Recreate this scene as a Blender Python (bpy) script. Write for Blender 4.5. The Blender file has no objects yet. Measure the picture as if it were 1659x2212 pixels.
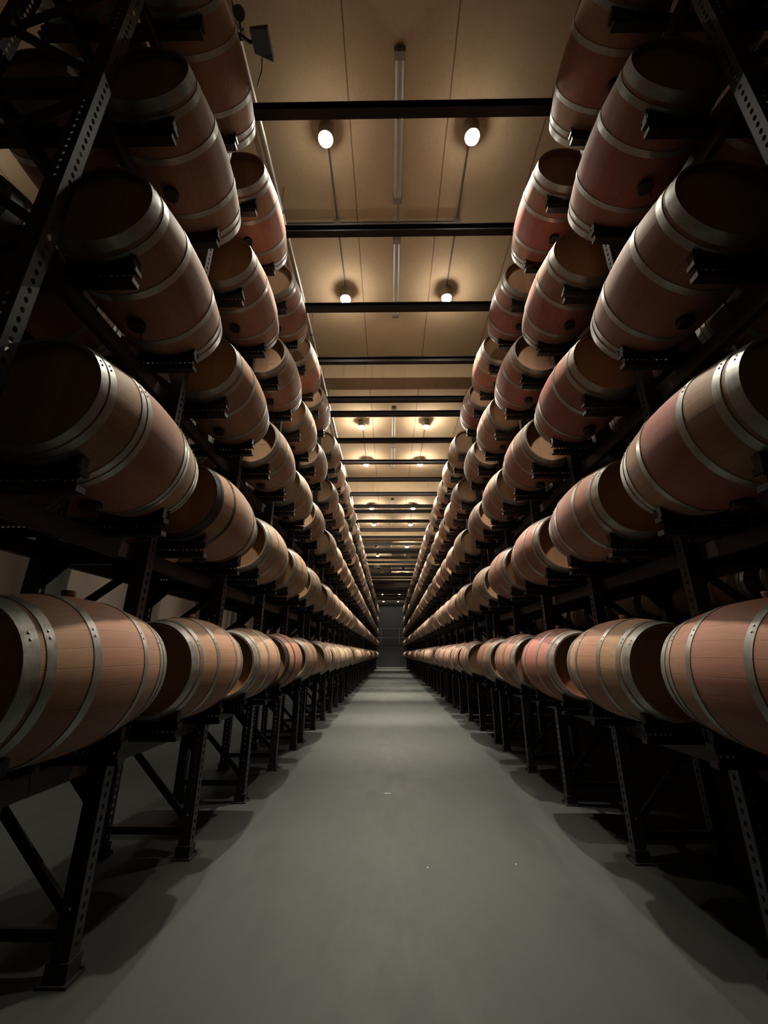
import bpy, math, random
from mathutils import Vector, Matrix, Euler

random.seed(7)
SC = bpy.context.scene
COL = SC.collection
PI = math.pi

# ------------------------------------------------------------------ camera, light, exposure
CAM_X, CAM_H = -0.12, 1.488
cam_d = bpy.data.cameras.new('camera')
cam = bpy.data.objects.new('camera', cam_d)
COL.objects.link(cam)
cam_d.sensor_fit = 'VERTICAL'
cam_d.sensor_height = 36.0
cam_d.lens = 36.0 * 880.0 / 2212.0
cam_d.clip_start = 0.02
cam_d.clip_end = 200
_pitch, _yaw, _roll = math.radians(19.17), math.radians(0.83), math.radians(0.15)
cam.matrix_world = (Matrix.Translation((CAM_X, 0, CAM_H)) @ Matrix.Rotation(_yaw, 4, 'Z')
                    @ Matrix.Rotation(PI / 2 + _pitch, 4, 'X') @ Matrix.Rotation(_roll, 4, 'Z'))
SC.camera = cam

world = bpy.data.worlds.new('world')
SC.world = world
world.use_nodes = True
world.node_tree.nodes['Background'].inputs[0].default_value = (0, 0, 0, 1)
world.node_tree.nodes['Background'].inputs[1].default_value = 0.0

SC.view_settings.view_transform = 'Standard'
SC.view_settings.look = 'None'
SC.view_settings.gamma = 1.0
SC.view_settings.exposure = -0.45
SC.view_settings.use_curve_mapping = False
SC.cycles.max_bounces = 10
SC.cycles.diffuse_bounces = 1
SC.cycles.sample_clamp_indirect = 4.0

LENS_GLOW = 1000.0       # radiance of the glow collar added to lit downlights to brighten the ceiling
BEAM_POWER = 4600.0       # reflector beam of a lit downlight
BEAM_ANGLE, BEAM_BLEND = 57.0, 1.0
# share of full power (beam, collar, lens) of the two nearest pairs of lamps; the deeper ones burn fuller
NEAR_DIM = {(0, 0): (0.50, 0.17, 0.30), (0, 1): (0.85, 0.60, 0.60)}
DEEP_DIM = (1.28, 1.80, 1.00)
SIDE_DIM = 0.14          # lamps of the aisle beyond the left rack

# ------------------------------------------------------------------ layout
ROW0, ROW_STEP, NROWS = 1.393, 1.168, 5
AX_F, AX_R = 1.65, 2.41          # barrel axes, front and rear row of a rack
POST_F, POST_R = 1.68, 2.38
COL_STEP, MOD_STEP, Y0 = 1.25, 6.81, 1.32
CEIL = 7.54
LAMP_X, LAMP_FACE = 0.88, 7.34
END_Y = 52.0
ORD = ('first second third fourth fifth sixth seventh eighth ninth tenth eleventh twelfth thirteenth fourteenth '
       'fifteenth sixteenth seventeenth eighteenth nineteenth twentieth twenty-first twenty-second twenty-third '
       'twenty-fourth twenty-fifth twenty-sixth twenty-seventh twenty-eighth twenty-ninth thirtieth thirty-first '
       'thirty-second thirty-third thirty-fourth thirty-fifth thirty-sixth thirty-seventh thirty-eighth thirty-ninth '
       'fortieth forty-first forty-second forty-third forty-fourth').split()


def row_z(r):
    return ROW0 + ROW_STEP * r


def col_y(m, c):
    return Y0 + MOD_STEP * m + COL_STEP * (c + 0.5)


# ------------------------------------------------------------------ materials
def new_mat(name):
    m = bpy.data.materials.new(name)
    m.use_nodes = True
    nt = m.node_tree
    return m, nt, nt.nodes['Principled BSDF']


class NT:
    """small helper for wiring nodes"""
    def __init__(s, nt):
        s.nt = nt

    def n(s, kind, **kw):
        nd = s.nt.nodes.new(kind)
        for k, v in kw.items():
            setattr(nd, k, v)
        return nd

    def link(s, a, b):
        s.nt.links.new(a, b)

    def put(s, sock, v):
        if hasattr(v, 'links'):
            s.link(v, sock)
        elif v is not None:
            sock.default_value = v

    def math(s, op, a, b=None, c=None, clamp=False):
        nd = s.n('ShaderNodeMath', operation=op, use_clamp=clamp)
        s.put(nd.inputs[0], a)
        s.put(nd.inputs[1], b)
        s.put(nd.inputs[2], c)
        return nd.outputs[0]

    def mix(s, f, a, b, blend='MIX'):
        nd = s.n('ShaderNodeMix', data_type='RGBA', blend_type=blend)
        s.put(nd.inputs[0], f)
        s.put(nd.inputs[6], a)
        s.put(nd.inputs[7], b)
        return nd.outputs[2]

    def smooth(s, v, lo, hi, a=0.0, b=1.0):
        nd = s.n('ShaderNodeMapRange', interpolation_type='SMOOTHSTEP')
        s.put(nd.inputs[0], v)
        for i, x in enumerate((lo, hi, a, b)):
            s.put(nd.inputs[i + 1], x)
        return nd.outputs[0]

    def noise(s, vec, scale, detail=3, rough=0.55, w=None):
        nd = s.n('ShaderNodeTexNoise', noise_dimensions='4D' if w is not None else '3D')
        s.put(nd.inputs['Vector'], vec)
        nd.inputs['Scale'].default_value = scale
        nd.inputs['Detail'].default_value = detail
        nd.inputs['Roughness'].default_value = rough
        if w is not None:
            s.put(nd.inputs['W'], w)
        return nd.outputs[0]

    def scale(s, vec, v):
        nd = s.n('ShaderNodeVectorMath', operation='MULTIPLY')
        s.put(nd.inputs[0], vec)
        nd.inputs[1].default_value = v
        return nd.outputs[0]

    def bump(s, h, strength, dist):
        nd = s.n('ShaderNodeBump')
        s.put(nd.inputs['Height'], h)
        nd.inputs['Strength'].default_value = strength
        nd.inputs['Distance'].default_value = dist
        return nd.outputs[0]

    def rgb(s, c):
        return (c[0], c[1], c[2], 1.0)


def barrel_inputs(T, many):
    """local position and per-barrel colour controls"""
    pos = T.n('ShaderNodeAttribute', attribute_name='lp').outputs['Vector']
    if many:
        col = T.n('ShaderNodeAttribute', attribute_name='bc').outputs['Color']
        sep = T.n('ShaderNodeSeparateColor')
        T.link(col, sep.inputs[0])
        seed = T.math('MULTIPLY', sep.outputs[2], 37.0)
    else:
        oi = T.n('ShaderNodeObjectInfo')
        sep = T.n('ShaderNodeSeparateColor')
        T.link(oi.outputs['Color'], sep.inputs[0])
        seed = T.math('MULTIPLY', oi.outputs['Random'], 50.0)
    return pos, sep.outputs, seed


def stave_material(name, many=False):
    m, nt, bs = new_mat(name)
    T = NT(nt)
    pos, c, seed = barrel_inputs(T, many)
    sx = T.n('ShaderNodeSeparateXYZ')
    T.link(pos, sx.inputs[0])
    ang = T.math('ARCTAN2', sx.outputs[2], sx.outputs[0])
    t = T.math('MULTIPLY', T.math('ADD', ang, PI), 27.0 / (2 * PI))
    stave = T.math('FLOOR', t)
    fr = T.math('FRACT', t)
    wn = T.n('ShaderNodeTexWhiteNoise', noise_dimensions='2D')
    cb = T.n('ShaderNodeCombineXYZ')
    T.link(stave, cb.inputs[0])
    T.link(seed, cb.inputs[1])
    T.link(cb.outputs[0], wn.inputs['Vector'])
    rnd = wn.outputs['Value']
    seam = T.smooth(T.math('ABSOLUTE', T.math('SUBTRACT', fr, 0.5)), 0.475, 0.5)
    ay = T.math('ABSOLUTE', sx.outputs[1])
    big = T.noise(pos, 3.2, 3, 0.6, seed)
    grain = T.noise(T.scale(pos, (22, 2.0, 22)), 3.0, 4, 0.6, seed)
    fine = T.noise(T.scale(pos, (60, 4.0, 60)), 4.0, 3, 0.6, seed)
    # centre band between the bilge hoops takes the wine stain
    mask = T.smooth(ay, 0.150, 0.176, 1.0, 0.0)
    amount = T.mix(mask, T.rgb((0, 0, 0)), T.rgb((1, 1, 1)))
    st = T.math('ADD', T.math('MULTIPLY', mask, c[0]), T.math('MULTIPLY', T.math('SUBTRACT', 1.0, mask), c[1]))
    st = T.math('MULTIPLY', st, T.smooth(big, 0.22, 0.62, 0.55, 1.1), clamp=True)
    oak = T.mix(c[2], T.rgb((0.385, 0.250, 0.142)), T.rgb((0.275, 0.168, 0.098)))
    oak = T.mix(T.smooth(rnd, 0, 1, 0, 0.35), oak, T.rgb((0.245, 0.148, 0.088)))
    wine = T.mix(T.smooth(big, 0.3, 0.7), T.rgb((0.255, 0.066, 0.058)), T.rgb((0.350, 0.128, 0.112)))
    body = T.mix(st, oak, wine)
    body = T.mix(T.smooth(grain, 0.35, 0.75, 0, 0.30), body, T.rgb((0.1628, 0.0706, 0.0382)))
    body = T.mix(T.math('MULTIPLY', seam, 0.45), body, T.rgb((0.0651, 0.0286, 0.0158)))
    spot = T.noise(T.scale(pos, (9, 5, 9)), 2.0, 2, 0.5, seed)
    body = T.mix(T.smooth(spot, 0.72, 0.80, 0, 0.55), body, T.rgb((0.0651, 0.0235, 0.0158)))
    T.link(body, bs.inputs['Base Color'])
    bs.inputs['Roughness'].default_value = 0.62
    bs.inputs['Specular IOR Level'].default_value = 0.35
    h = T.math('SUBTRACT', T.math('MULTIPLY', fine, 0.35), seam)
    T.link(T.bump(h, 0.25, 0.003), bs.inputs['Normal'])
    return m


def head_material(name, many=False):
    m, nt, bs = new_mat(name)
    T = NT(nt)
    pos, c, seed = barrel_inputs(T, many)
    sx = T.n('ShaderNodeSeparateXYZ')
    T.link(pos, sx.inputs[0])
    t = T.math('MULTIPLY', T.math('ADD', sx.outputs[0], 0.4), 10.5)
    pl = T.math('FLOOR', t)
    seam = T.smooth(T.math('ABSOLUTE', T.math('SUBTRACT', T.math('FRACT', t), 0.5)), 0.48, 0.5)
    wn = T.n('ShaderNodeTexWhiteNoise', noise_dimensions='2D')
    cb = T.n('ShaderNodeCombineXYZ')
    T.link(pl, cb.inputs[0])
    T.link(seed, cb.inputs[1])
    T.link(cb.outputs[0], wn.inputs['Vector'])
    grain = T.noise(T.scale(pos, (30, 8, 3)), 3.0, 4, 0.6, seed)
    col = T.mix(wn.outputs['Value'], T.rgb((0.4232, 0.2552, 0.1322)), T.rgb((0.3465, 0.1989, 0.1011)))
    col = T.mix(T.smooth(grain, 0.35, 0.8, 0, 0.35), col, T.rgb((0.2079, 0.0924, 0.0403)))
    col = T.mix(T.math('MULTIPLY', c[1], 0.35), col, T.rgb((0.3581, 0.1311, 0.0851)))
    col = T.mix(T.math('MULTIPLY', seam, 0.4), col, T.rgb((0.0651, 0.0273, 0.0144)))
    T.link(col, bs.inputs['Base Color'])
    bs.inputs['Roughness'].default_value = 0.6
    return m


def hoop_material(name, base, rough=0.42, metal=0.75):
    m, nt, bs = new_mat(name)
    T = NT(nt)
    pos = T.n('ShaderNodeAttribute', attribute_name='lp').outputs['Vector']
    a = T.noise(T.scale(pos, (6, 40, 6)), 3.0, 3, 0.6)
    b = T.noise(pos, 14.0, 4, 0.65)
    col = T.mix(T.smooth(a, 0.3, 0.7, 0, 0.5), T.rgb(base), T.rgb([x * 0.62 for x in base]))
    col = T.mix(T.smooth(b, 0.60, 0.72, 0, 0.4), col, T.rgb((0.23, 0.17, 0.12)))
    T.link(col, bs.inputs['Base Color'])
    bs.inputs['Metallic'].default_value = metal
    T.link(T.smooth(b, 0.3, 0.7, rough - 0.08, rough + 0.14), bs.inputs['Roughness'])
    return m


def plain(name, base, rough=0.5, metal=0.0, var=0.15, scale=8.0, spec=0.5):
    m, nt, bs = new_mat(name)
    T = NT(nt)
    tc = T.n('ShaderNodeTexCoord')
    a = T.noise(tc.outputs['Object'], scale, 4, 0.6)
    col = T.mix(T.smooth(a, 0.35, 0.7), T.rgb(base), T.rgb([x * (1 - var) for x in base]))
    T.link(col, bs.inputs['Base Color'])
    bs.inputs['Roughness'].default_value = rough
    bs.inputs['Metallic'].default_value = metal
    bs.inputs['Specular IOR Level'].default_value = spec
    return m


def steel_material(name, base, rust):
    m, nt, bs = new_mat(name)
    T = NT(nt)
    tc = T.n('ShaderNodeTexCoord')
    a = T.noise(tc.outputs['Object'], 5.0, 4, 0.65)
    b = T.noise(tc.outputs['Object'], 40.0, 3, 0.6)
    col = T.mix(T.smooth(a, 0.5, 0.75, 0, 0.6), T.rgb(base), T.rgb(rust))
    col = T.mix(T.smooth(b, 0.62, 0.75, 0, 0.5), col, T.rgb([x * 2.0 for x in base]))
    T.link(col, bs.inputs['Base Color'])
    bs.inputs['Roughness'].default_value = 0.45
    bs.inputs['Metallic'].default_value = 0.0
    bs.inputs['Specular IOR Level'].default_value = 0.4
    return m


def floor_material():
    m, nt, bs = new_mat('painted_concrete_floor')
    T = NT(nt)
    tc = T.n('ShaderNodeTexCoord')
    p = tc.outputs['Object']
    a = T.noise(p, 0.55, 4, 0.6)
    b = T.noise(T.scale(p, (1.0, 0.35, 1)), 2.2, 5, 0.65)
    f = T.noise(p, 160.0, 2, 0.6)
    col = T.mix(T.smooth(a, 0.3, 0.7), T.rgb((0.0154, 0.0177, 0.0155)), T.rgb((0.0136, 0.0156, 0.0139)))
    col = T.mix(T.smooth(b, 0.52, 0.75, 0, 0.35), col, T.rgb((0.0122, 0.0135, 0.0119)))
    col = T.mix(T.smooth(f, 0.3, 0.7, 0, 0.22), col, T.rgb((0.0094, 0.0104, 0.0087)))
    sx = T.n('ShaderNodeSeparateXYZ')
    T.link(p, sx.inputs[0])
    j = T.math('ABSOLUTE', T.math('SUBTRACT', sx.outputs[1], 13.97))
    col = T.mix(T.smooth(j, 0.015, 0.05, 0.5, 0.0), col, T.rgb((0.0519, 0.0578, 0.0505)))
    T.link(col, bs.inputs['Base Color'])
    T.link(T.smooth(b, 0.3, 0.7, 0.5, 0.68), bs.inputs['Roughness'])
    bs.inputs['Specular IOR Level'].default_value = 0.3
    T.link(T.bump(f, 0.12, 0.002), bs.inputs['Normal'])
    return m


def ceiling_material():
    m, nt, bs = new_mat('ceiling_panels')
    T = NT(nt)
    tc = T.n('ShaderNodeTexCoord')
    p = tc.outputs['Object']
    sx = T.n('ShaderNodeSeparateXYZ')
    T.link(p, sx.inputs[0])
    wob = T.math('MULTIPLY', T.math('SUBTRACT', T.noise(p, 2.5, 3, 0.6), 0.5), 0.012)
    t = T.math('DIVIDE', T.math('ADD', T.math('ADD', sx.outputs[0], wob), 0.585 + 11.72), 1.172)
    fr = T.math('ABSOLUTE', T.math('SUBTRACT', T.math('FRACT', t), 0.5))
    seam = T.smooth(fr, 0.491, 0.497)
    a = T.noise(p, 0.8, 4, 0.6)
    b = T.noise(p, 30.0, 3, 0.6)
    col = T.mix(T.smooth(a, 0.3, 0.7), T.rgb((0.5400, 0.4009, 0.2528)), T.rgb((0.4725, 0.3469, 0.2152)))
    col = T.mix(T.smooth(b, 0.4, 0.75, 0, 0.25), col, T.rgb((0.3780, 0.2673, 0.1638)))
    col = T.mix(T.math('MULTIPLY', seam, 0.8), col, T.rgb((0.0945, 0.0607, 0.0375)))
    T.link(col, bs.inputs['Base Color'])
    bs.inputs['Roughness'].default_value = 0.9
    bs.inputs['Specular IOR Level'].default_value = 0.15
    T.link(T.bump(b, 0.15, 0.004), bs.inputs['Normal'])
    return m


def concrete(name, base, stain):
    m, nt, bs = new_mat(name)
    T = NT(nt)
    tc = T.n('ShaderNodeTexCoord')
    p = tc.outputs['Object']
    a = T.noise(p, 1.3, 5, 0.65)
    b = T.noise(T.scale(p, (7, 1, 0.6)), 1.6, 4, 0.6)
    col = T.mix(T.smooth(a, 0.3, 0.7, 0, 0.5), T.rgb(base), T.rgb([x * 0.8 for x in base]))
    col = T.mix(T.smooth(b, 0.55, 0.72, 0, 0.5), col, T.rgb(stain))
    T.link(col, bs.inputs['Base Color'])
    bs.inputs['Roughness'].default_value = 0.85
    bs.inputs['Specular IOR Level'].default_value = 0.2
    return m


def emit(name, col, strength):
    m, nt, bs = new_mat(name)
    bs.inputs['Base Color'].default_value = (0.8, 0.8, 0.8, 1)
    bs.inputs['Emission Color'].default_value = (*col, 1)
    bs.inputs['Emission Strength'].default_value = strength
    return m


M_STAVE = stave_material('oak_staves')
M_HEAD = head_material('oak_head')
M_STAVE_MANY = stave_material('oak_staves_distant', True)
M_HEAD_MANY = head_material('oak_head_distant', True)
M_HOOP = hoop_material('galvanised_hoop', (0.36, 0.365, 0.34))
M_HOOP_BLACK = hoop_material('black_hoop', (0.014, 0.013, 0.013), 0.5, 0.0)
M_BUNG = plain('brown_silicone', (0.20, 0.085, 0.04), 0.5)
M_RUBBER = plain('black_rubber', (0.012, 0.012, 0.013), 0.55)
M_STEEL = steel_material('black_rack_steel', (0.011, 0.010, 0.010), (0.022, 0.012, 0.009))
M_RAIL = steel_material('brown_black_rail', (0.018, 0.011, 0.010), (0.036, 0.017, 0.012))
M_POST = steel_material('worn_post_steel', (0.018, 0.016, 0.015), (0.05, 0.034, 0.024))
M_BAR = plain('dark_crossbar_paint', (0.014, 0.011, 0.010), 0.6, 0.0, 0.3, 4.0, 0.15)
M_FLOOR = floor_material()
M_CEIL = ceiling_material()
M_CONC = concrete('ceiling_beam_concrete', (0.50, 0.355, 0.21), (0.33, 0.19, 0.10))
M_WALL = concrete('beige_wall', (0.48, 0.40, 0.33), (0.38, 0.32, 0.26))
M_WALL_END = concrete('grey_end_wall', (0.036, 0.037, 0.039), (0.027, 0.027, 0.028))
M_COLUMN = concrete('grey_column', (0.20, 0.19, 0.17), (0.12, 0.115, 0.10))
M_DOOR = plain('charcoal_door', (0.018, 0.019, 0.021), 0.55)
M_PIPE = plain('galvanised_pipe', (0.42, 0.39, 0.35), 0.4, 0.6)
M_CONDUIT = plain('grey_conduit', (0.075, 0.062, 0.048), 0.6)
M_LAMP_BODY = plain('lamp_housing', (0.22, 0.18, 0.12), 0.45, 0.2)
M_LENS_OFF = plain('lamp_lens_off', (0.16, 0.14, 0.12), 0.2)
M_TUBE_BODY = plain('fluorescent_housing', (0.22, 0.19, 0.15), 0.6)
M_TUBE_COVER = plain('fluorescent_cover', (0.30, 0.265, 0.21), 0.45)
M_CHIP = plain('pale_chip', (0.15, 0.15, 0.14), 0.8)


# ------------------------------------------------------------------ mesh helpers
class MB:
    """collects polygons; build() links them as one mesh object"""
    def __init__(s):
        s.v, s.f, s.mi, s.sm = [], [], [], []
        s.lp, s.bc = [], []

    def add(s, verts, faces, mi=0, smooth=False):
        o = len(s.v)
        s.v += [tuple(p) for p in verts]
        s.f += [tuple(i + o for i in f) for f in faces]
        s.mi += [mi] * len(faces)
        s.sm += [smooth] * len(faces)

    def box(s, x0, x1, y0, y1, z0, z1, mi=0):
        x0, x1 = min(x0, x1), max(x0, x1)
        vs = [(x, y, z) for z in (z0, z1) for y in (y0, y1) for x in (x0, x1)]
        s.add(vs, [(0, 2, 3, 1), (4, 5, 7, 6), (0, 1, 5, 4), (2, 6, 7, 3), (0, 4, 6, 2), (1, 3, 7, 5)], mi)

    def bar(s, a, b, w, h, mi=0, up=(0, 1, 0)):
        """square bar from a to b"""
        a, b = Vector(a), Vector(b)
        d = (b - a).normalized()
        u = Vector(up)
        n = d.cross(u).normalized() * (w / 2)
        u = n.cross(d).normalized() * (h / 2)
        vs = [p + i * n + j * u for p in (a, b) for (i, j) in ((-1, -1), (1, -1), (1, 1), (-1, 1))]
        s.add(vs, [(3, 2, 1, 0), (4, 5, 6, 7), (0, 1, 5, 4), (1, 2, 6, 5), (2, 3, 7, 6), (3, 0, 4, 7)], mi)

    def lathe(s, prof, n, axis='Y', center=(0, 0, 0), mi=0, smooth=True, cap0=False, cap1=False):
        """prof: (along, radius) pairs"""
        def P(t, r, k):
            a = 2 * PI * k / n
            c, d = r * math.cos(a), r * math.sin(a)
            v = {'Y': (c, t, d), 'Z': (c, d, t), 'X': (t, c, d)}[axis]
            return tuple(v[i] + center[i] for i in range(3))
        vs = [P(t, r, k) for t, r in prof for k in range(n)]
        fs = []
        for i in range(len(prof) - 1):
            for k in range(n):
                a, b = i * n + k, i * n + (k + 1) % n
                q = (a, b, b + n, a + n)
                fs.append(q if axis != 'Y' else q[::-1])
        s.add(vs, fs, mi, smooth)
        for on, i in ((cap0, 0), (cap1, len(prof) - 1)):
            if on:
                ring = [P(prof[i][0], prof[i][1], k) for k in range(n)]
                f = tuple(range(n))
                s.add(ring, [f], mi)

    def tube(s, pts, r, n=8, mi=0):
        pts = [Vector(p) for p in pts]
        rings = []
        for i, p in enumerate(pts):
            d = (pts[min(i + 1, len(pts) - 1)] - pts[max(i - 1, 0)]).normalized()
            u = Vector((0, 0, 1)) if abs(d.z) < 0.9 else Vector((1, 0, 0))
            a = d.cross(u).normalized()
            b = a.cross(d).normalized()
            rings.append([p + a * r * math.cos(2 * PI * k / n) + b * r * math.sin(2 * PI * k / n) for k in range(n)])
        vs = [v for ring in rings for v in ring]
        fs = []
        for i in range(len(pts) - 1):
            for k in range(n):
                a, b = i * n + k, i * n + (k + 1) % n
                fs.append((a, a + n, b + n, b))
        s.add(vs, fs, mi, True)
        s.add(rings[0], [tuple(range(n))], mi)
        s.add(rings[-1], [tuple(range(n))[::-1]], mi)

    def perforated(s, o, u, v, length, width, pitch, hu, hv, mi=0):
        """sheet from o along u (length) and v (width) with a row of eight-sided holes"""
        o, u, v = Vector(o), Vector(u), Vector(v)
        n = max(1, int(length / pitch))
        p = length / n
        k = 0.42
        hole = [(-1, -k), (-k, -1), (k, -1), (1, -k), (1, k), (k, 1), (-k, 1), (-1, k)]
        outer = [(-1, -1), (-k, -1), (k, -1), (1, -1), (1, 1), (k, 1), (-k, 1), (-1, 1)]
        for i in range(n):
            c = o + u * (p * (i + 0.5)) + v * (width / 2)
            vs = [c + u * (a * p / 2) + v * (b * width / 2) for a, b in outer]
            vs += [c + u * (a * hu) + v * (b * hv) for a, b in hole]
            s.add(vs, [(j, (j + 1) % 8, 8 + (j + 1) % 8, 8 + j) for j in range(8)], mi)

    def merge(s, other, off=(0, 0, 0), mi=None, bc=None, sx=1):
        o = len(s.v)
        vs = [(p[0] * sx + off[0], p[1] + off[1], p[2] + off[2]) for p in other.v]
        s.v += vs
        s.f += [tuple(i + o for i in (f if sx > 0 else f[::-1])) for f in other.f]
        s.mi += other.mi if mi is None else [mi] * len(other.f)
        s.sm += other.sm
        if bc is not None:
            s.lp += list(other.v)
            s.bc += [bc] * len(other.v)

    def mirrored(s, sx):
        if sx > 0:
            return s
        r = MB()
        r.merge(s, sx=-1)
        return r

    def mesh(s, name, mats, local=False):
        me = bpy.data.meshes.new(name)
        me.from_pydata(s.v, [], s.f)
        for m in mats:
            me.materials.append(m)
        me.polygons.foreach_set('material_index', s.mi)
        me.polygons.foreach_set('use_smooth', s.sm)
        if local or s.lp:
            at = me.attributes.new('lp', 'FLOAT_VECTOR', 'POINT')
            src = s.lp if s.lp else s.v
            at.data.foreach_set('vector', [c for p in src for c in p])
        if s.bc:
            at = me.attributes.new('bc', 'FLOAT_COLOR', 'POINT')
            at.data.foreach_set('color', [c for p in s.bc for c in (*p, 1.0)])
        me.update()
        return me


def link(name, data, parent=None, loc=None):
    o = bpy.data.objects.new(name, data)
    COL.objects.link(o)
    if parent is not None:
        o.parent = parent
    if loc is not None:
        o.location = loc
    return o


def tag(o, label, cat, group=None, kind=None):
    o['label'] = label
    o['category'] = cat
    if group:
        o['group'] = group
    if kind:
        o['kind'] = kind
    return o


def thing(name, label, cat, loc=(0, 0, 0), group=None):
    return tag(link(name, None, None, loc), label, cat, group)


def struct(name, mb, mats):
    o = link(name, mb.mesh(name, mats))
    o['kind'] = 'structure'
    return o


# ------------------------------------------------------------------ the setting
def slab(x0, x1, y0, y1, z0, z1):
    b = MB()
    b.box(x0, x1, y0, y1, z0, z1)
    return b


WX0, WX1, WY0 = -6.9, 9.6, -4.0
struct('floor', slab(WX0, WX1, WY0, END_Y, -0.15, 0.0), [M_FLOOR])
struct('ceiling', slab(WX0, WX1, WY0, END_Y, CEIL, CEIL + 0.2), [M_CEIL])
struct('wall_left', slab(WX0 - 0.2, WX0, WY0, END_Y, -0.15, CEIL + 0.2), [M_WALL])
struct('wall_right', slab(WX1, WX1 + 0.2, WY0, END_Y, -0.15, CEIL + 0.2), [M_WALL])
struct('wall_front', slab(WX0 - 0.2, WX1 + 0.2, WY0 - 0.2, WY0, -0.15, CEIL + 0.2), [M_WALL])
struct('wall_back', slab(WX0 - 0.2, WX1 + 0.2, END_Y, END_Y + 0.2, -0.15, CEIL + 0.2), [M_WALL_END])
for k in range(8):      # wide concrete beams under the ceiling
    y = 0.8 + 6.6 * k
    if y < END_Y - 1:
        b = MB()
        b.box(WX0, WX1, y, y + 0.42, CEIL - 0.39, CEIL)
        o = struct('trim_%d' % (k + 1), b, [M_CONC])
# end wall: dark door with a pale lintel band and a threshold
b = MB()
for k in range(12):
    z = 0.04 + k * 0.195
    b.box(-1.45, 1.45, END_Y - 0.05, END_Y - 0.012, z, z + 0.185)
    b.box(-1.45, 1.45, END_Y - 0.04, END_Y - 0.012, z + 0.185, z + 0.195)
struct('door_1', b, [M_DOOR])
b = MB()
b.box(-1.62, 1.62, END_Y - 0.07, END_Y, 2.40, 2.56)
b.box(-1.62, -1.47, END_Y - 0.07, END_Y, 0, 2.40)
b.box(1.47, 1.62, END_Y - 0.07, END_Y, 0, 2.40)
struct('trim_9', b, [M_WALL_END])
b = MB()
for z in (3.3, 4.4):
    b.box(-2.2, 2.2, END_Y - 0.03, END_Y, z, z + 0.05)
b.box(-1.2, -1.15, END_Y - 0.03, END_Y, 2.56, 4.4)
b.box(1.0, 1.05, END_Y - 0.03, END_Y, 2.56, 4.4)
struct('trim_10', b, [M_COLUMN])
# round columns along the left wall
for k in range(8):
    b = MB()
    b.lathe([(0, 0.31), (0.12, 0.31), (0.12, 0.28), (CEIL - 0.3, 0.28), (CEIL - 0.3, 0.34), (CEIL, 0.34)], 28, 'Z',
            (-6.45, 4.2 + 3.3 * k, 0), smooth=False)
    for i in range(len(b.sm)):
        b.sm[i] = True
    o = struct('wall_column_%d' % (k + 1), b, [M_COLUMN])
    me = o.data
    me.set_sharp_from_angle(angle=math.radians(40))

# ------------------------------------------------------------------ barrels
HL, RB, RR = 0.475, 0.345, 0.280


def brad(y):
    t = abs(y) / HL
    return RB - (RB - RR) * t ** 2.0


def stave_mb(n=56, k=16):
    b = MB()
    b.lathe([(-HL + 2 * HL * i / k, brad(-HL + 2 * HL * i / k)) for i in range(k + 1)], n)
    for s in (-1, 1):
        p = [(s * HL, RR), (s * HL, RR - 0.011), (s * (HL - 0.004), RR - 0.014)]
        q = [(s * (HL - 0.004), RR - 0.014), (s * (HL - 0.062), RR - 0.013)]
        for pr in (p, q):
            b.lathe(pr if s > 0 else pr[::-1], n, smooth=(pr is q))
    return b


def head_mb(s, n=56):
    b = MB()
    y = s * (HL - 0.050)
    r = RR - 0.0125
    vs = [(r * math.cos(2 * PI * k / n), y, r * math.sin(2 * PI * k / n)) for k in range(n)]
    f = tuple(range(n))
    b.add(vs, [f if s < 0 else f[::-1]])
    b.lathe([(s * (HL - 0.050), r), (s * (HL - 0.058), r)], n)
    return b


def hoop_mb(y0, y1, n=56, rivets=True):
    b = MB()
    t = 0.0035
    ys = [y0 + (y1 - y0) * i / 3 for i in range(4)]
    b.lathe([(y, brad(y) + t) for y in ys], n)
    b.lathe([(y0, brad(y0) - 0.002), (y0, brad(y0) + t)], n, smooth=False)
    b.lathe([(y1, brad(y1) + t), (y1, brad(y1) - 0.002)], n, smooth=False)
    if rivets:
        ym = (y0 + y1) / 2
        for side in (1, -1):
            for da in (-0.045, 0.045):
                a = (0.55 if side > 0 else PI - 0.62) + da
                c = Vector((math.cos(a), 0, math.sin(a)))
                o = c * (brad(ym) + t) + Vector((0, ym, 0))
                u = Vector((0, 1, 0))
                w = c.cross(u)
                ring = [o + (u * math.cos(q * PI / 3) + w * math.sin(q * PI / 3)) * 0.0055 for q in range(6)]
                top = [p + c * 0.003 for p in ring]
                b.add(ring + top, [(q, (q + 1) % 6, 6 + (q + 1) % 6, 6 + q) for q in range(6)] + [tuple(range(6, 12))])
    return b


HOOPS = [(0.418, 0.475), (0.358, 0.396), (0.157, 0.196)]
HOOPS8 = [(0.440, 0.475), (0.396, 0.430), (0.215, 0.245), (0.172, 0.204)]
HOOPS_THIN = [(0.428, 0.475), (0.394, 0.421), (0.222, 0.250)]


def hoop_list(hs):
    return [(-a, -b) if False else (min(s * a, s * b), max(s * a, s * b)) for s in (-1, 1) for a, b in hs]


def bung_mb():
    b = MB()
    b.lathe([(RB - 0.006, 0.027), (RB + 0.028, 0.034), (RB + 0.030, 0.031)], 18, 'Z', cap1=True)
    return b


def plug_mb():
    b = MB()
    b.lathe([(-RB + 0.004, 0.046), (-RB - 0.012, 0.050), (-RB - 0.034, 0.050), (-RB - 0.040, 0.043)], 20, 'Z', smooth=False)
    b.lathe([(-RB - 0.040, 0.043), (-RB - 0.040, 0.0005)], 20, 'Z', smooth=False)
    return b


def cord_mb():
    b = MB()
    b.tube([(0.03, 0.0, -RB - 0.037), (0.034, 0.006, -RB - 0.075), (0.031, 0.014, -RB - 0.115)], 0.0028, 6)
    return b


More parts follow.
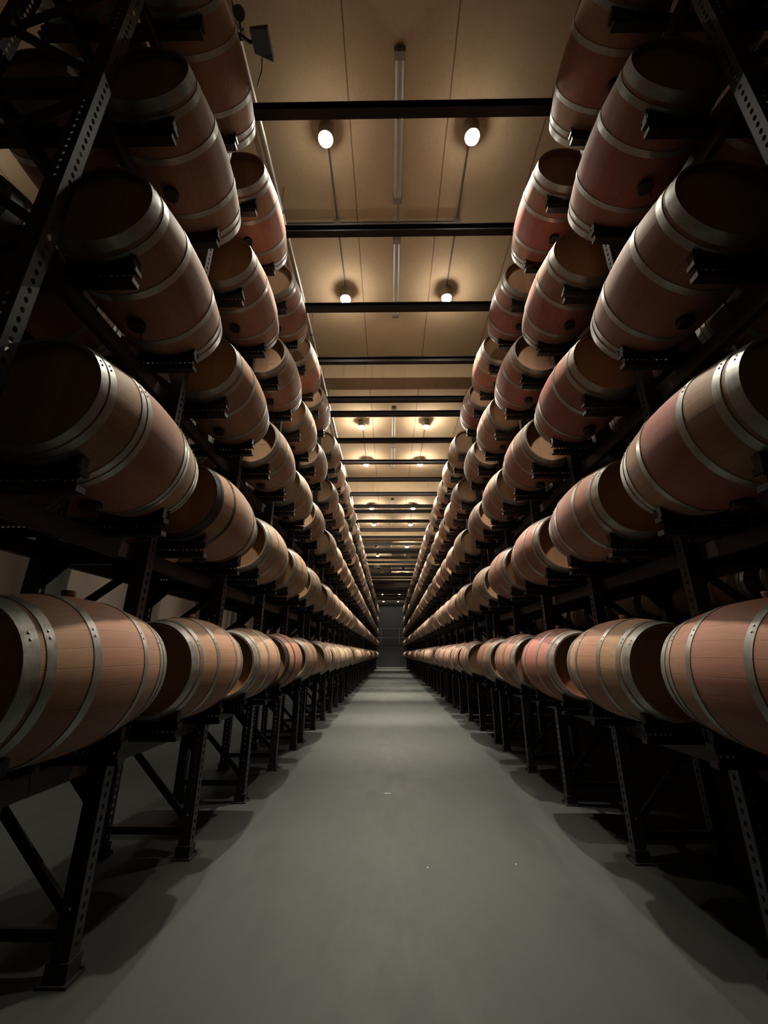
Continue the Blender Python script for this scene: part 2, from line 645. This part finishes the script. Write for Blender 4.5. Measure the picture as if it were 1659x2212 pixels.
ME_STAVE = stave_mb().mesh('staves', [M_STAVE], True)
ME_HEADS = [head_mb(s).mesh('barrel_head', [M_HEAD], True) for s in (-1, 1)]


def hoop_meshes(hs, mat):
    return [hoop_mb(a, b).mesh('hoop', [mat], True) for a, b in hoop_list(hs)]


ME_HOOPS = {'grey': hoop_meshes(HOOPS, M_HOOP), 'double': hoop_meshes(HOOPS8, M_HOOP), 'black': hoop_meshes(HOOPS_THIN, M_HOOP_BLACK)}
ME_BUNG = bung_mb().mesh('bung', [M_BUNG])
ME_PLUG = plug_mb().mesh('bottom_plug', [M_RUBBER])
ME_CORD = cord_mb().mesh('plug_cord', [M_RUBBER])


def whole_mb(n, k, hs=HOOPS):
    b = MB()
    b.merge(stave_mb(n, k), mi=0)
    for s in (-1, 1):
        b.merge(head_mb(s, n), mi=1)
    for a, c in hoop_list(hs):
        b.merge(hoop_mb(a, c, n, False), mi=2)
    return b


ME_WHOLE = {}
for key, mat in (('grey', M_HOOP), ('black', M_HOOP_BLACK)):
    w = whole_mb(36, 10)
    w.merge(bung_mb(), mi=3)
    w.merge(plug_mb(), mi=4)
    ME_WHOLE[key] = w.mesh('wine_barrel', [M_STAVE, M_HEAD, mat, M_BUNG, M_RUBBER], True)
WHOLE_LOW = whole_mb(20, 6)

TIER = ['lowest', 'second', 'middle', 'fourth', 'top']
# (side, row, column): (stain of centre band, stain of ends, brownness, hoops)
SPECIAL = {
    (-1, 0, 0): (0.42, 0.22, 0.45, 'grey'), (-1, 0, 1): (0.40, 0.25, 0.25, 'grey'), (-1, 0, 2): (0.22, 0.05, 0.15, 'grey'),
    (-1, 0, 3): (0.55, 0.45, 0.45, 'black'), (-1, 0, 4): (0.30, 0.15, 0.2, 'grey'),
    (-1, 1, 0): (0.55, 0.02, 0.15, 'double'), (-1, 1, 1): (0.28, 0.16, 0.1, 'black'), (-1, 1, 2): (0.10, 0.05, 0.1, 'grey'),
    (-1, 1, 3): (0.15, 0.05, 0.1, 'grey'), (-1, 2, 0): (0.52, 0.15, 0.4, 'grey'), (-1, 2, 1): (0.22, 0.15, 0.2, 'grey'),
    (-1, 2, 2): (0.12, 0.05, 0.2, 'grey'), (-1, 3, 0): (0.25, 0.10, 0.55, 'grey'), (-1, 3, 1): (0.36, 0.22, 0.3, 'grey'),
    (-1, 3, 2): (0.38, 0.15, 0.3, 'grey'), (-1, 4, 0): (0.35, 0.10, 0.6, 'grey'), (-1, 4, 1): (0.62, 0.25, 0.2, 'grey'),
    (-1, 4, 2): (0.60, 0.30, 0.3, 'grey'), (-1, 4, 3): (0.75, 0.20, 0.2, 'grey'),
    (1, 0, 0): (0.55, 0.45, 0.4, 'grey'), (1, 0, 1): (0.42, 0.06, 0.05, 'grey'), (1, 0, 2): (0.85, 0.75, 0.2, 'grey'),
    (1, 0, 3): (0.50, 0.45, 0.3, 'grey'), (1, 0, 4): (0.50, 0.42, 0.3, 'grey'), (1, 1, 0): (0.92, 0.12, 0.25, 'grey'),
    (1, 1, 1): (0.66, 0.52, 0.3, 'grey'), (1, 1, 2): (0.75, 0.68, 0.2, 'grey'), (1, 1, 3): (0.70, 0.60, 0.2, 'grey'),
    (1, 2, 0): (0.55, 0.45, 0.5, 'grey'), (1, 2, 1): (0.85, 0.55, 0.3, 'grey'), (1, 2, 2): (0.75, 0.30, 0.2, 'grey'),
    (1, 2, 3): (0.72, 0.20, 0.2, 'grey'), (1, 3, 0): (0.85, 0.55, 0.45, 'grey'), (1, 3, 1): (0.85, 0.25, 0.3, 'grey'),
    (1, 3, 2): (0.75, 0.55, 0.3, 'grey'), (1, 3, 3): (0.40, 0.25, 0.3, 'grey'), (1, 4, 0): (0.75, 0.15, 0.55, 'grey'),
    (1, 4, 1): (0.98, 0.55, 0.2, 'grey'), (1, 4, 2): (0.80, 0.55, 0.3, 'grey'), (1, 4, 3): (0.80, 0.45, 0.3, 'grey'),
    (1, 4, 4): (0.95, 0.70, 0.3, 'grey'),
}


def tone(side, row, k):
    if (side, row, k) in SPECIAL:
        return SPECIAL[(side, row, k)]
    if side < 0:
        a = random.choice((0.04, 0.08, 0.12, 0.16, 0.22, 0.32))
        return (a, a * random.uniform(0.2, 0.7), random.uniform(0.05, 0.4), 'black' if random.random() < 0.04 else 'grey')
    far = k > 9
    a = random.choice((0.12, 0.25, 0.4, 0.5) if far else (0.3, 0.5, 0.65, 0.8))
    return (a, a * random.uniform(0.3, 0.8), random.uniform(0.05, 0.4), 'grey')


def look(c):
    if c[3] == 'black':
        return 'black-hooped oak barrel'
    if c[3] == 'double':
        return 'double-hooped oak barrel'
    if c[0] < 0.2:
        return 'pale tan oak barrel'
    if c[0] < 0.45:
        return 'tan and pink oak barrel'
    if c[0] < 0.7:
        return 'pink-stained oak barrel'
    return 'wine-red stained oak barrel'


def copy_tree(o, parent=None):
    c = o.copy()
    COL.objects.link(c)
    if parent is not None:
        c.parent = parent
    for ch in list(o.children):
        copy_tree(ch, c)
    return c


def make_barrel(kind):
    t = link('wine_barrel', None)
    link('staves', ME_STAVE, t)
    for me in ME_HEADS:
        link('barrel_head', me, t)
    for me in ME_HOOPS[kind]:
        link('hoop', me, t)
    link('bung', ME_BUNG, t)['label'] = 'brown bung on top of the barrel'
    p = link('bottom_plug', ME_PLUG, t)
    p['label'] = 'black plug under the belly of the barrel'
    link('plug_cord', ME_CORD, p)
    return t


SEGS = {'1': 'bc', '9': 'abcdfg', '7': 'abc', '4': 'bcfg'}


def stamp_mb(text='1974'):
    """small printed digits on a head, local origin at the head's centre"""
    b = MB()
    w, h, t = 0.009, 0.014, 0.0022
    y0, y1 = -(HL - 0.050) - 0.0006, -(HL - 0.050) + 0.001
    for i, ch in enumerate(text):
        x = 0.017 * (i - 1.5)
        box = {'a': (x, x + w, h - t, h), 'g': (x, x + w, h / 2 - t / 2, h / 2 + t / 2), 'd': (x, x + w, 0, t),
               'b': (x + w - t, x + w, h / 2, h), 'c': (x + w - t, x + w, 0, h / 2), 'f': (x, x + t, h / 2, h), 'e': (x, x + t, 0, h / 2)}
        for c in SEGS[ch]:
            xa, xb, za, zb = box[c]
            b.box(xa, xb, y0, y1, za, zb)
    return b


ME_STAMP = stamp_mb().mesh('stamp', [M_RUBBER])
STAMPED = {(-1, 2, 2): (0.115, -0.05), (-1, 3, 2): (0.12, -0.13)}
PROTO = {k: make_barrel(k) for k in ME_HOOPS}
proto_used = set()
many = MB()


def place_barrel(side, row, k, rear, m, c):
    col = tone(side, row, k) if not rear else ((random.uniform(0.3, 0.7), random.uniform(0.1, 0.5), random.uniform(0.2, 0.6), 'grey'))
    x = side * (AX_R if rear else AX_F)
    loc = (x, col_y(m, c) + random.uniform(-0.006, 0.006), row_z(row))
    sd = 'left' if side < 0 else 'right'
    if rear:
        label = 'dim rear-row oak barrel, %s from the camera, %s tier, %s rack' % (ORD[k], TIER[row], sd)
    else:
        label = '%s, %s from the camera on the %s tier, %s rack' % (look(col), ORD[k], TIER[row], sd)
    group = 'barrels on the %s tier of the %s racks' % (TIER[row], sd) if not rear else 'barrels in the rear row of the %s racks' % sd
    if not rear and m <= 2:
        if col[3] in proto_used:
            t = copy_tree(PROTO[col[3]])
        else:
            t = PROTO[col[3]]
            proto_used.add(col[3])
        for ch in t.children:
            ch.color = (col[0], col[1], col[2], 1)
        if (side, row, k) in STAMPED:
            hd = [ch for ch in t.children if ch.name.startswith('barrel_head') and ch.data == ME_HEADS[0]][0]
            dx, dz = STAMPED[(side, row, k)]
            link('stamp', ME_STAMP, hd, (dx, 0, dz))['label'] = 'small dark printed digits on the head'
    else:
        t = link('wine_barrel', ME_WHOLE['black' if col[3] == 'black' else 'grey'])
        t.color = (col[0], col[1], col[2], 1)
    t.location = loc
    tag(t, label, 'barrel', group)


def place_many(side, row, rear, m, c, x=None):
    col = tone(side, row, 99)
    many.merge(WHOLE_LOW, (side * (AX_R if rear else AX_F) if x is None else x, col_y(m, c), row_z(row)), bc=(col[0], col[1], col[2]))


NMOD = 7
REAR_SHOWN = set()
for side in (-1, 1):
    for c in range(5):
        for r in range(NROWS):
            if side < 0 and ((r >= 1 and c <= 3) or (r == 0 and c in (1, 2))):
                REAR_SHOWN.add((side, r, c))
            if side > 0 and r in (1, 2, 3, 4) and c <= 3:
                REAR_SHOWN.add((side, r, c))
for side in (-1, 1):
    for m in range(NMOD):
        for c in range(5):
            for r in range(NROWS):
                k = m * 5 + c
                if m < 5 or (m == 5 and c < 2):
                    place_barrel(side, r, k, False, m, c)
                else:
                    place_many(side, r, False, m, c)
                if m == 0 and (side, r, c) in REAR_SHOWN:
                    place_barrel(side, r, k, True, m, c)
                elif m <= 3:
                    place_many(side, r, True, m, c)
for m in range(3):          # the rack across the unlit aisle on the right
    for c in range(5):
        for r in range(NROWS):
            place_many(1, r, False, m, c, x=5.71)
for k, p in PROTO.items():
    if k not in proto_used:
        for ch in list(p.children_recursive) + [p]:
            bpy.data.objects.remove(ch)
o = link('distant_barrels', many.mesh('distant_barrels', [M_STAVE_MANY, M_HEAD_MANY, M_HOOP, M_BUNG]))
tag(o, 'mass of small far barrels at the end of the racks and in their dark rear rows', 'barrels', kind='stuff')

# ------------------------------------------------------------------ racks
TOP_H = 6.65
BEAR_TOP, BEAR_H = 0.3195, 0.105


def post_mb():
    b = MB()
    w, d = 0.045, 0.075
    b.perforated((-w, 0, 0), (0, 0, 1), (1, 0, 0), TOP_H, 2 * w, 0.052, 0.008, 0.007)
    b.perforated((-w, d, 0), (0, 0, 1), (0, -1, 0), TOP_H, d, 0.052, 0.014, 0.010)      # aisle side
    b.add([(w, 0, 0), (w, d, 0), (w, d, TOP_H), (w, 0, TOP_H)], [(0, 1, 2, 3)])
    for s in (-1, 1):
        b.box(s * w, s * (w - 0.018), d - 0.003, d, 0, TOP_H)
    return b


def foot_mb():
    b = MB()
    b.box(-0.075, 0.075, -0.03, 0.105, 0.0, 0.012)
    b.box(-0.056, 0.056, -0.012, 0.088, 0.012, 0.085)
    for x in (-0.062, 0.062):
        b.lathe([(0.012, 0.010), (0.026, 0.010)], 8, 'Z', (x, 0.095, 0), smooth=False, cap1=True)
    return b


def tie_mb(r):
    """transverse tie between the two posts of a frame with triangular gussets; r = -1 is the low tie"""
    b = MB()
    x0, x1 = POST_F + 0.045, POST_R - 0.045
    if r < 0:
        b.box(x0, x1, 0.018, 0.058, 0.15, 0.20)
        return b
    z = row_z(r) - BEAR_TOP - BEAR_H - 0.11
    b.box(x0, x1, 0.015, 0.065, z, z + 0.10)
    for xa, xb in ((x0, x0 + 0.15), (x1, x1 - 0.15)):
        vs = [(xa, 0.03, z), (xb, 0.03, z), (xa, 0.03, z - 0.15), (xa, 0.05, z), (xb, 0.05, z), (xa, 0.05, z - 0.15)]
        b.add(vs, [(0, 1, 2), (5, 4, 3), (0, 3, 4, 1), (1, 4, 5, 2), (2, 5, 3, 0)])
    return b


def brace_mb(r, upper):
    b = MB()
    z1 = row_z(r) - BEAR_TOP - BEAR_H - 0.13
    z0 = 0.25 if r == 0 else row_z(r - 1) - BEAR_TOP - BEAR_H + 0.05
    xf, xr = POST_F + 0.03, POST_R - 0.03
    if r == 0:
        if upper:
            return None
        b.bar((xr, 0.04, z1 - 0.02), (xf, 0.04, z0), 0.045, 0.025)
        return b
    zm = (z0 + z1) / 2
    if upper:
        b.bar((xf, 0.04, z1), (xr, 0.04, zm + 0.02), 0.045, 0.025)
    else:
        b.bar((xr, 0.04, zm - 0.02), (xf, 0.04, z0), 0.045, 0.025)
    return b


def rail_mb(r, front):
    b = MB()
    z1 = row_z(r) - BEAR_TOP - BEAR_H
    x0, x1 = (POST_F + 0.05, POST_F + 0.095) if front else (POST_R - 0.095, POST_R - 0.05)
    L = 5 * COL_STEP + 0.075
    # C section: web and two flanges
    xw = x0 if front else x1
    b.box(x0, x1, 0, L, z1 - 0.006, z1)
    b.box(x0, x1, 0, L, z1 - 0.10, z1 - 0.094)
    b.box(xw - 0.003, xw + 0.003, 0, L, z1 - 0.094, z1 - 0.006)
    return b


def bearer_mb():
    """perforated steel bearer lying across both rails, local z = 0 on its top"""
    b = MB()
    x0, x1, h = 1.452, 2.61, BEAR_H
    prof = [(0.055, 0.0), (0.0, 0.0), (0.0, -0.030), (0.012, -0.040)]
    low = [(0.012, -h + 0.040), (0.0, -h + 0.030), (0.0, -h), (0.055, -h)]
    for pr, tip in ((prof, x0), (low, x0)):
        vs = [(x, y, z) for x in (tip, x1) for y, z in pr]
        n = len(pr)
        b.add(vs, [(i, i + n, i + n + 1, i + 1) for i in range(n - 1)])
    b.perforated((x0 + 0.012, 0.012, -h + 0.040), (1, 0, 0), (0, 0, 1), x1 - x0 - 0.012, h - 0.080, 0.031, 0.0085, 0.0065)
    b.box(x0 - 0.004, x0 + 0.012, 0, 0.055, -0.028, 0.0)
    b.box(x0 - 0.004, x0 + 0.012, 0, 0.055, -h, -h + 0.028)
    return b


def cradle_mb(flip):
    """curved saddles and the wire stop at the tip"""
    b = MB()
    R = 0.3197
    for ax in (AX_F, AX_R):
        for s in (-1, 1):
            xs = [ax + s * (0.06 + 0.13 * i / 6) for i in range(7)]
            if s < 0:
                xs = xs[::-1]
            zs = [BEAR_TOP - math.sqrt(R * R - (x - ax) ** 2) for x in xs]
            zs = [max(z, 0.0005) for z in zs]
            n = len(xs)
            vs = []
            for y in (0.006, 0.048):
                vs += [(x, y, z) for x, z in zip(xs, zs)] + [(x, y, 0) for x in xs]
            fs = []
            for i in range(n - 1):
                fs += [(i, n + i, n + i + 1, i + 1), (2 * n + i, 2 * n + i + 1, 3 * n + i + 1, 3 * n + i),
                       (i, i + 1, 2 * n + i + 1, 2 * n + i)]
            fs += [(0, 2 * n, 3 * n, n), (n - 1, 2 * n - 1, 4 * n - 1, 3 * n - 1)]
            b.add(vs, fs)
    y = -0.008 if not flip else 0.062
    b.box(1.465, 2.58, 0.008, 0.046, -0.002, 0.001)
    b.tube([(1.470, 0.027, 0.0), (1.460, y, 0.006), (1.458, y, 0.062), (1.470, y, 0.0522), (1.515, y, 0.0268), (1.56, y, 0.0102), (1.60, y, 0.0035)], 0.006, 6)
    return b


def rack_parts(side):
    global POST_F, POST_R
    POST_F, POST_R = (1.71, 2.38) if side < 0 else (1.78, 2.40)
    P = {'post': post_mb().mirrored(side), 'foot': foot_mb().mirrored(side), 'bearer': bearer_mb().mirrored(side),
         'cradle': [cradle_mb(False).mirrored(side), cradle_mb(True).mirrored(side)],
         'tie': [tie_mb(r).mirrored(side) for r in range(-1, NROWS)],
         'brace': [x.mirrored(side) for r in range(NROWS) for x in (brace_mb(r, False), brace_mb(r, True)) if x],
         'rail': [rail_mb(r, f).mirrored(side) for r in range(NROWS) for f in (True, False)]}
    return P


def bearer_spots():
    for c in range(5):
        for q, dy in enumerate((-0.34, 0.34)):
            for r in range(NROWS):
                yield COL_STEP * (c + 0.5) + dy - 0.027, row_z(r) - BEAR_TOP, q


BLOCK = ['nearest', 'second', 'third', 'fourth', 'fifth', 'sixth', 'farthest']
for side in (-1, 1):
    P = rack_parts(side)
    sd = 'left' if side < 0 else 'right'
    ME = {'post': P['post'].mesh('post', [M_POST]), 'foot': P['foot'].mesh('foot_plate', [M_STEEL]),
          'bearer': P['bearer'].mesh('bearer', [M_STEEL]), 'cradle': [x.mesh('cradle', [M_STEEL]) for x in P['cradle']],
          'tie': [x.mesh('frame_tie', [M_STEEL]) for x in P['tie']], 'brace': [x.mesh('brace', [M_STEEL]) for x in P['brace']],
          'rail': [x.mesh('rail', [M_RAIL]) for x in P['rail']]}
    far = MB()
    for f in range(6):
        y = COL_STEP * f - 0.0375
        for x in (POST_F, POST_R):
            far.merge(P['post'], (side * x, y, 0), 1)
            far.merge(P['foot'], (side * x, y, 0), 0)
        for t in P['tie'] + P['brace']:
            far.merge(t, (0, y, 0), 0)
    for t in P['rail']:
        far.merge(t, (0, -0.0375, 0), 2)
    for y, z, q in bearer_spots():
        far.merge(P['bearer'], (0, y, z), 0)
        far.merge(P['cradle'][q], (0, y, z), 0)
    ME_FAR = far.mesh('barrel_rack', [M_STEEL, M_POST, M_RAIL])
    for m in range(NMOD):
        label = 'black perforated steel barrel rack, %s block from the camera, %s of the aisle' % (BLOCK[m], sd)
        y0 = Y0 + MOD_STEP * m
        if m <= 1:
            t = thing('barrel_rack', label, 'rack', (0, y0, 0), 'steel racks along the %s side' % sd)
            for f in range(6):
                y = COL_STEP * f - 0.0375
                for x in (POST_F, POST_R):
                    p = link('post', ME['post'], t, (side * x, y, 0))
                    link('foot_plate', ME['foot'], p)
                for me in ME['tie']:
                    link('frame_tie', me, t, (0, y, 0))
                for me in ME['brace']:
                    link('brace', me, t, (0, y, 0))
            for me in ME['rail']:
                link('rail', me, t, (0, -0.0375, 0))
            for y, z, q in bearer_spots():
                p = link('bearer', ME['bearer'], t, (0, y, z))
                link('cradle', ME['cradle'][q], p)
        else:
            t = link('barrel_rack', ME_FAR, None, (0, y0, 0))
            tag(t, label, 'rack', 'steel racks along the %s side' % sd)
    if side > 0:
        for m in range(3):
            t = link('barrel_rack', ME_FAR, None, (5.71 - AX_F, Y0 + MOD_STEP * m, 0))
            tag(t, 'dark barrel rack across the unlit side aisle, %s block from the camera' % ORD[m], 'rack', 'racks across the unlit aisle')

# ------------------------------------------------------------------ crossbars over the aisle
b = MB()
L, h = 2.44, 0.118
b.box(-L, L, -0.045, 0.045, 0, 0.012)
b.box(-L, L, -0.045, 0.045, h - 0.012, h)
b.box(-L, L, -0.008, 0.008, 0.012, h - 0.012)
for x in (-2.38, -1.71, 1.78, 2.40):
    b.box(x - 0.06, x + 0.06, -0.05, 0.05, -0.004, 0.0)
ME_BAR = b.mesh('crossbar', [M_BAR])
k = 0
for m in range(NMOD):
    for f in range(6):
        o = link('crossbar', ME_BAR, None, (0, Y0 + MOD_STEP * m + COL_STEP * f, TOP_H + 0.004))
        tag(o, 'black steel crossbar joining the rack tops over the aisle, %s from the camera' % ORD[k], 'crossbar', 'crossbars between the rack tops')
        k += 1

# ------------------------------------------------------------------ downlights
b = MB()
b.lathe([(CEIL, 0.095), (LAMP_FACE + 0.035, 0.095), (LAMP_FACE + 0.02, 0.090), (LAMP_FACE, 0.090)], 28, 'Z', (0, 0, -LAMP_FACE), smooth=False)
b.lathe([(0.0, 0.090), (0.0, 0.076)], 28, 'Z', smooth=False)
for i in range(len(b.sm)):
    b.sm[i] = True
ME_HOUSING = b.mesh('housing', [M_LAMP_BODY])
ME_HOUSING.set_sharp_from_angle(angle=math.radians(35))


def lens_mesh(mat):
    b = MB()
    prof = [(-0.026 - 0.018 * math.sin(a), 0.078 * math.cos(a)) for a in [i * PI / 10 for i in range(5)]]
    b.lathe(prof[::-1], 20, 'Z', cap0=True)
    return b.mesh('lens', [mat])


def collar_mesh(mat):  # ring added round the lens, lights the ceiling more than the barrels
    b = MB()
    b.lathe([(-0.026, 0.078), (0.004, 0.078)], 20, 'Z')
    return b.mesh('glow_collar', [mat])


LENS_OFF = (lens_mesh(M_LENS_OFF), collar_mesh(M_LENS_OFF))
LIT = {}


def downlight(x, y, dim, label, group):
    """dim: None when unlit, else the shares of full power of the beam, the added glow collar and the lens"""
    t = thing('downlight', label, 'ceiling lamp', (x, y, LAMP_FACE), group)
    link('housing', ME_HOUSING, t)
    if dim is None:
        lens, collar = LENS_OFF
    else:
        if dim not in LIT:
            a = bpy.data.lights.new('downlight_beam', 'SPOT')
            a.energy = BEAM_POWER * dim[0]
            a.spot_size = math.radians(BEAM_ANGLE)
            a.spot_blend = BEAM_BLEND
            a.shadow_soft_size = 0.05
            a.color = (1.0, 0.90, 0.75)
            LIT[dim] = (lens_mesh(emit('lamp_lens_lit', (1.0, 0.93, 0.80), LENS_GLOW * dim[2])),
                        collar_mesh(emit('lamp_collar_lit', (1.0, 0.93, 0.80), LENS_GLOW * dim[1])), a)
        lens, collar, beam = LIT[dim]
        link('downlight_beam', beam, t, (0, 0, -0.10))
    link('lens', lens, t)
    link('glow_collar', collar, t)


UNLIT = {(3, 0, -1), (3, 1, 1), (4, 0, -1), (4, 0, 1), (4, 1, -1), (5, 0, -1), (5, 0, 1), (5, 1, -1), (5, 1, 1), (6, 1, -1), (6, 1, 1)}
k = 0
for n in range(8):
    for q, dy in enumerate((3.15, 5.49)):
        y = dy + 6.6 * n
        if y > END_Y - 1:
            continue
        for side in (-1, 1):
            lit = (n, q, side) not in UNLIT
            downlight(side * LAMP_X, y, NEAR_DIM.get((n, q), DEEP_DIM) if lit else None, '%s round downlight on the ceiling, %s from the camera in the %s column of lamps' %
                      ('lit' if lit else 'unlit', ORD[k], 'left' if side < 0 else 'right'), 'downlights above the aisle')
        k += 1
k = 0
for n in range(4):
    for dy in (3.15, 5.49):
        for i, x in enumerate((-4.06 + LAMP_X, -5.35)):
            downlight(x, dy + 6.6 * n, (SIDE_DIM, SIDE_DIM, SIDE_DIM), 'lit downlight above the side aisle beyond the left rack, %s from the camera, %s column' %
                      (ORD[k], ('inner', 'outer')[i]), 'downlights above the side aisle')
        k += 1

# ------------------------------------------------------------------ fluorescent fittings, conduits, pipes
b = MB()
FL = 1.52
b.box(-0.055, 0.055, 0, FL, -0.045, 0.0)
ME_FBODY = b.mesh('housing', [M_TUBE_BODY])
b = MB()
n = 10
pr = [(0.052 * math.cos(PI + PI * i / n), -0.045 + 0.042 * math.sin(PI + PI * i / n)) for i in range(n + 1)]
vs = [(x, y, z) for y in (0.06, FL - 0.06) for x, z in pr]
b.add(vs, [(i, i + n + 1, i + n + 2, i + 1) for i in range(n)], 0, True)
for y0 in (0, n + 1):
    b.add([vs[y0 + i] for i in range(n + 1)], [tuple(range(n + 1)) if y0 else tuple(range(n + 1))[::-1]])
ME_FCOVER = b.mesh('diffuser', [M_TUBE_COVER])
b = MB()
b.box(-0.060, 0.060, -0.012, 0.06, -0.088, 0.0)
ME_FCAP0 = b.mesh('end_cap', [M_TUBE_BODY])
b = MB()
b.box(-0.060, 0.060, FL - 0.06, FL + 0.012, -0.088, 0.0)
ME_FCAP1 = b.mesh('end_cap', [M_TUBE_BODY])
k = 0
for n in range(7):
    for dy in (2.46, 4.52):
        t = thing('fluorescent_fitting', 'unlit fluorescent batten on the ceiling midline, %s from the camera' % ORD[k], 'ceiling lamp',
                  (0.0, dy + 6.6 * n, CEIL), 'fluorescent battens along the ceiling')
        for nm, me in (('housing', ME_FBODY), ('diffuser', ME_FCOVER), ('end_cap', ME_FCAP0), ('end_cap', ME_FCAP1)):
            link(nm, me, t)
        k += 1


def conduit(n):
    y0 = 6.6 * n
    nm = ORD[n]
    t = thing('conduit', 'thin grey cable conduit with junction boxes on the ceiling, %s bay from the camera' % nm, 'conduit', (0, y0, CEIL - 0.003), 'ceiling conduits')
    z = -0.016
    for x in (-LAMP_X, LAMP_X):
        b = MB()
        b.tube([(x, 3.24, z), (x, 4.24, z)], 0.012)
        b.tube([(x, 4.34, z), (x, 5.40, z)], 0.012)
        link('lamp_run', b.mesh('lamp_run', [M_CONDUIT]), t)
        b = MB()
        b.box(x - 0.05, x + 0.05, 4.24, 4.34, -0.05, 0)
        b.box(x - 0.042, x + 0.042, 4.248, 4.332, -0.056, -0.05)
        link('junction_box', b.mesh('junction_box', [M_TUBE_BODY]), t)
    b = MB()
    b.tube([(-2.0, 4.29, z), (-LAMP_X - 0.05, 4.29, z)], 0.012)
    b.tube([(-LAMP_X + 0.05, 4.29, z), (LAMP_X - 0.05, 4.29, z)], 0.012)
    link('cross_run', b.mesh('cross_run', [M_CONDUIT]), t)
    b = MB()
    b.tube([(0.012, 4.00, z - 0.01), (0.012, 4.49, z - 0.01)], 0.010)
    link('batten_run', b.mesh('batten_run', [M_CONDUIT]), t)


for n in range(5):
    conduit(n)

PX, PZ = -1.56, 7.06
for i, (dx, r, lab) in enumerate(((0.0, 0.034, 'long thick grey pipe under the ceiling beside the left rack top'),
                                  (-0.10, 0.020, 'long thin grey pipe hung outside the thick ceiling pipe'))):
    t = thing('ceiling_pipe', lab, 'pipe', (PX + dx, 0, PZ))
    b = MB()
    b.tube([(0, -1, 0), (0, 50, 0)], r, 12)
    link('pipe_run', b.mesh('pipe_run', [M_PIPE]), t)
    for q in range(16):
        y = 1.6 + 2.2 * q
        b = MB()
        b.lathe([(y - 0.015, r + 0.006), (y + 0.015, r + 0.006)], 12, 'Y', smooth=False)
        b.bar((0, y, r + 0.003), (0, y, CEIL - PZ - 0.012 if abs(((y - 0.8) % 6.6) - 0.21) > 0.25 else CEIL - PZ - 0.395), 0.010, 0.010)
        link('hanger', b.mesh('hanger', [M_CONDUIT]), t)

# floodlight clamped to the pipe near the camera
t = thing('floodlight', 'small dark unlit floodlight clamped to the pipe at the left rack top', 'floodlight', (PX + 0.02, 2.15, PZ))
b = MB()
b.lathe([(-0.03, 0.052), (0.03, 0.052)], 14, 'Y', smooth=False)
b.tube([(0.03, 0, -0.045), (0.10, 0.02, -0.09), (0.16, 0.02, -0.10)], 0.016)
link('clamp_arm', b.mesh('clamp_arm', [M_RUBBER]), t)
b = MB()
b.add([(0.13, -0.07, -0.06), (0.13, 0.09, -0.06), (0.13, 0.09, -0.11), (0.13, -0.07, -0.11),
       (0.31, -0.10, -0.11), (0.31, 0.12, -0.11), (0.31, 0.12, -0.19), (0.31, -0.10, -0.19)],
      [(0, 1, 2, 3), (7, 6, 5, 4), (0, 4, 5, 1), (1, 5, 6, 2), (2, 6, 7, 3), (3, 7, 4, 0)])
link('lamp_head', b.mesh('lamp_head', [M_RUBBER]), t)
b = MB()
b.lathe([(-0.02, 0.05), (0.0, 0.055), (0.02, 0.05)], 14, 'Z', (0.05, -0.14, -0.02), cap0=True, cap1=True)
b.tube([(0.05, -0.14, -0.02), (0.03, -0.04, -0.02)], 0.014)
link('knob', b.mesh('knob', [M_RUBBER]), t)
b = MB()
b.tube([(0.20, 0.10, -0.12), (0.19, 0.16, -0.22), (0.13, 0.24, -0.32)], 0.006, 6)
link('cable', b.mesh('cable', [M_RUBBER]), t)

# ------------------------------------------------------------------ small pale chips on the floor
for nm, x, y, sx, sy, lab in (('paint_mark', -0.15, 5.38, 0.045, 0.012, 'short pale dash on the floor in the middle of the aisle'),
                              ('debris_chip', 0.155, 3.70, 0.006, 0.012, 'tiny pale chip on the aisle floor in front of the dash'),
                              ('debris_chip', 0.82, 3.76, 0.005, 0.014, 'tiny pale sliver on the aisle floor toward the right rack')):
    b = MB()
    b.lathe([(0.0, 1.0), (0.6, 0.9), (1.0, 0.55)], 8, 'Z', smooth=False, cap1=True)
    b.v = [(p[0] * sx, p[1] * sy, p[2] * 0.003) for p in b.v]
    tag(link(nm, b.mesh(nm, [M_CHIP]), None, (x, y, 0.0)), lab, 'floor mark')
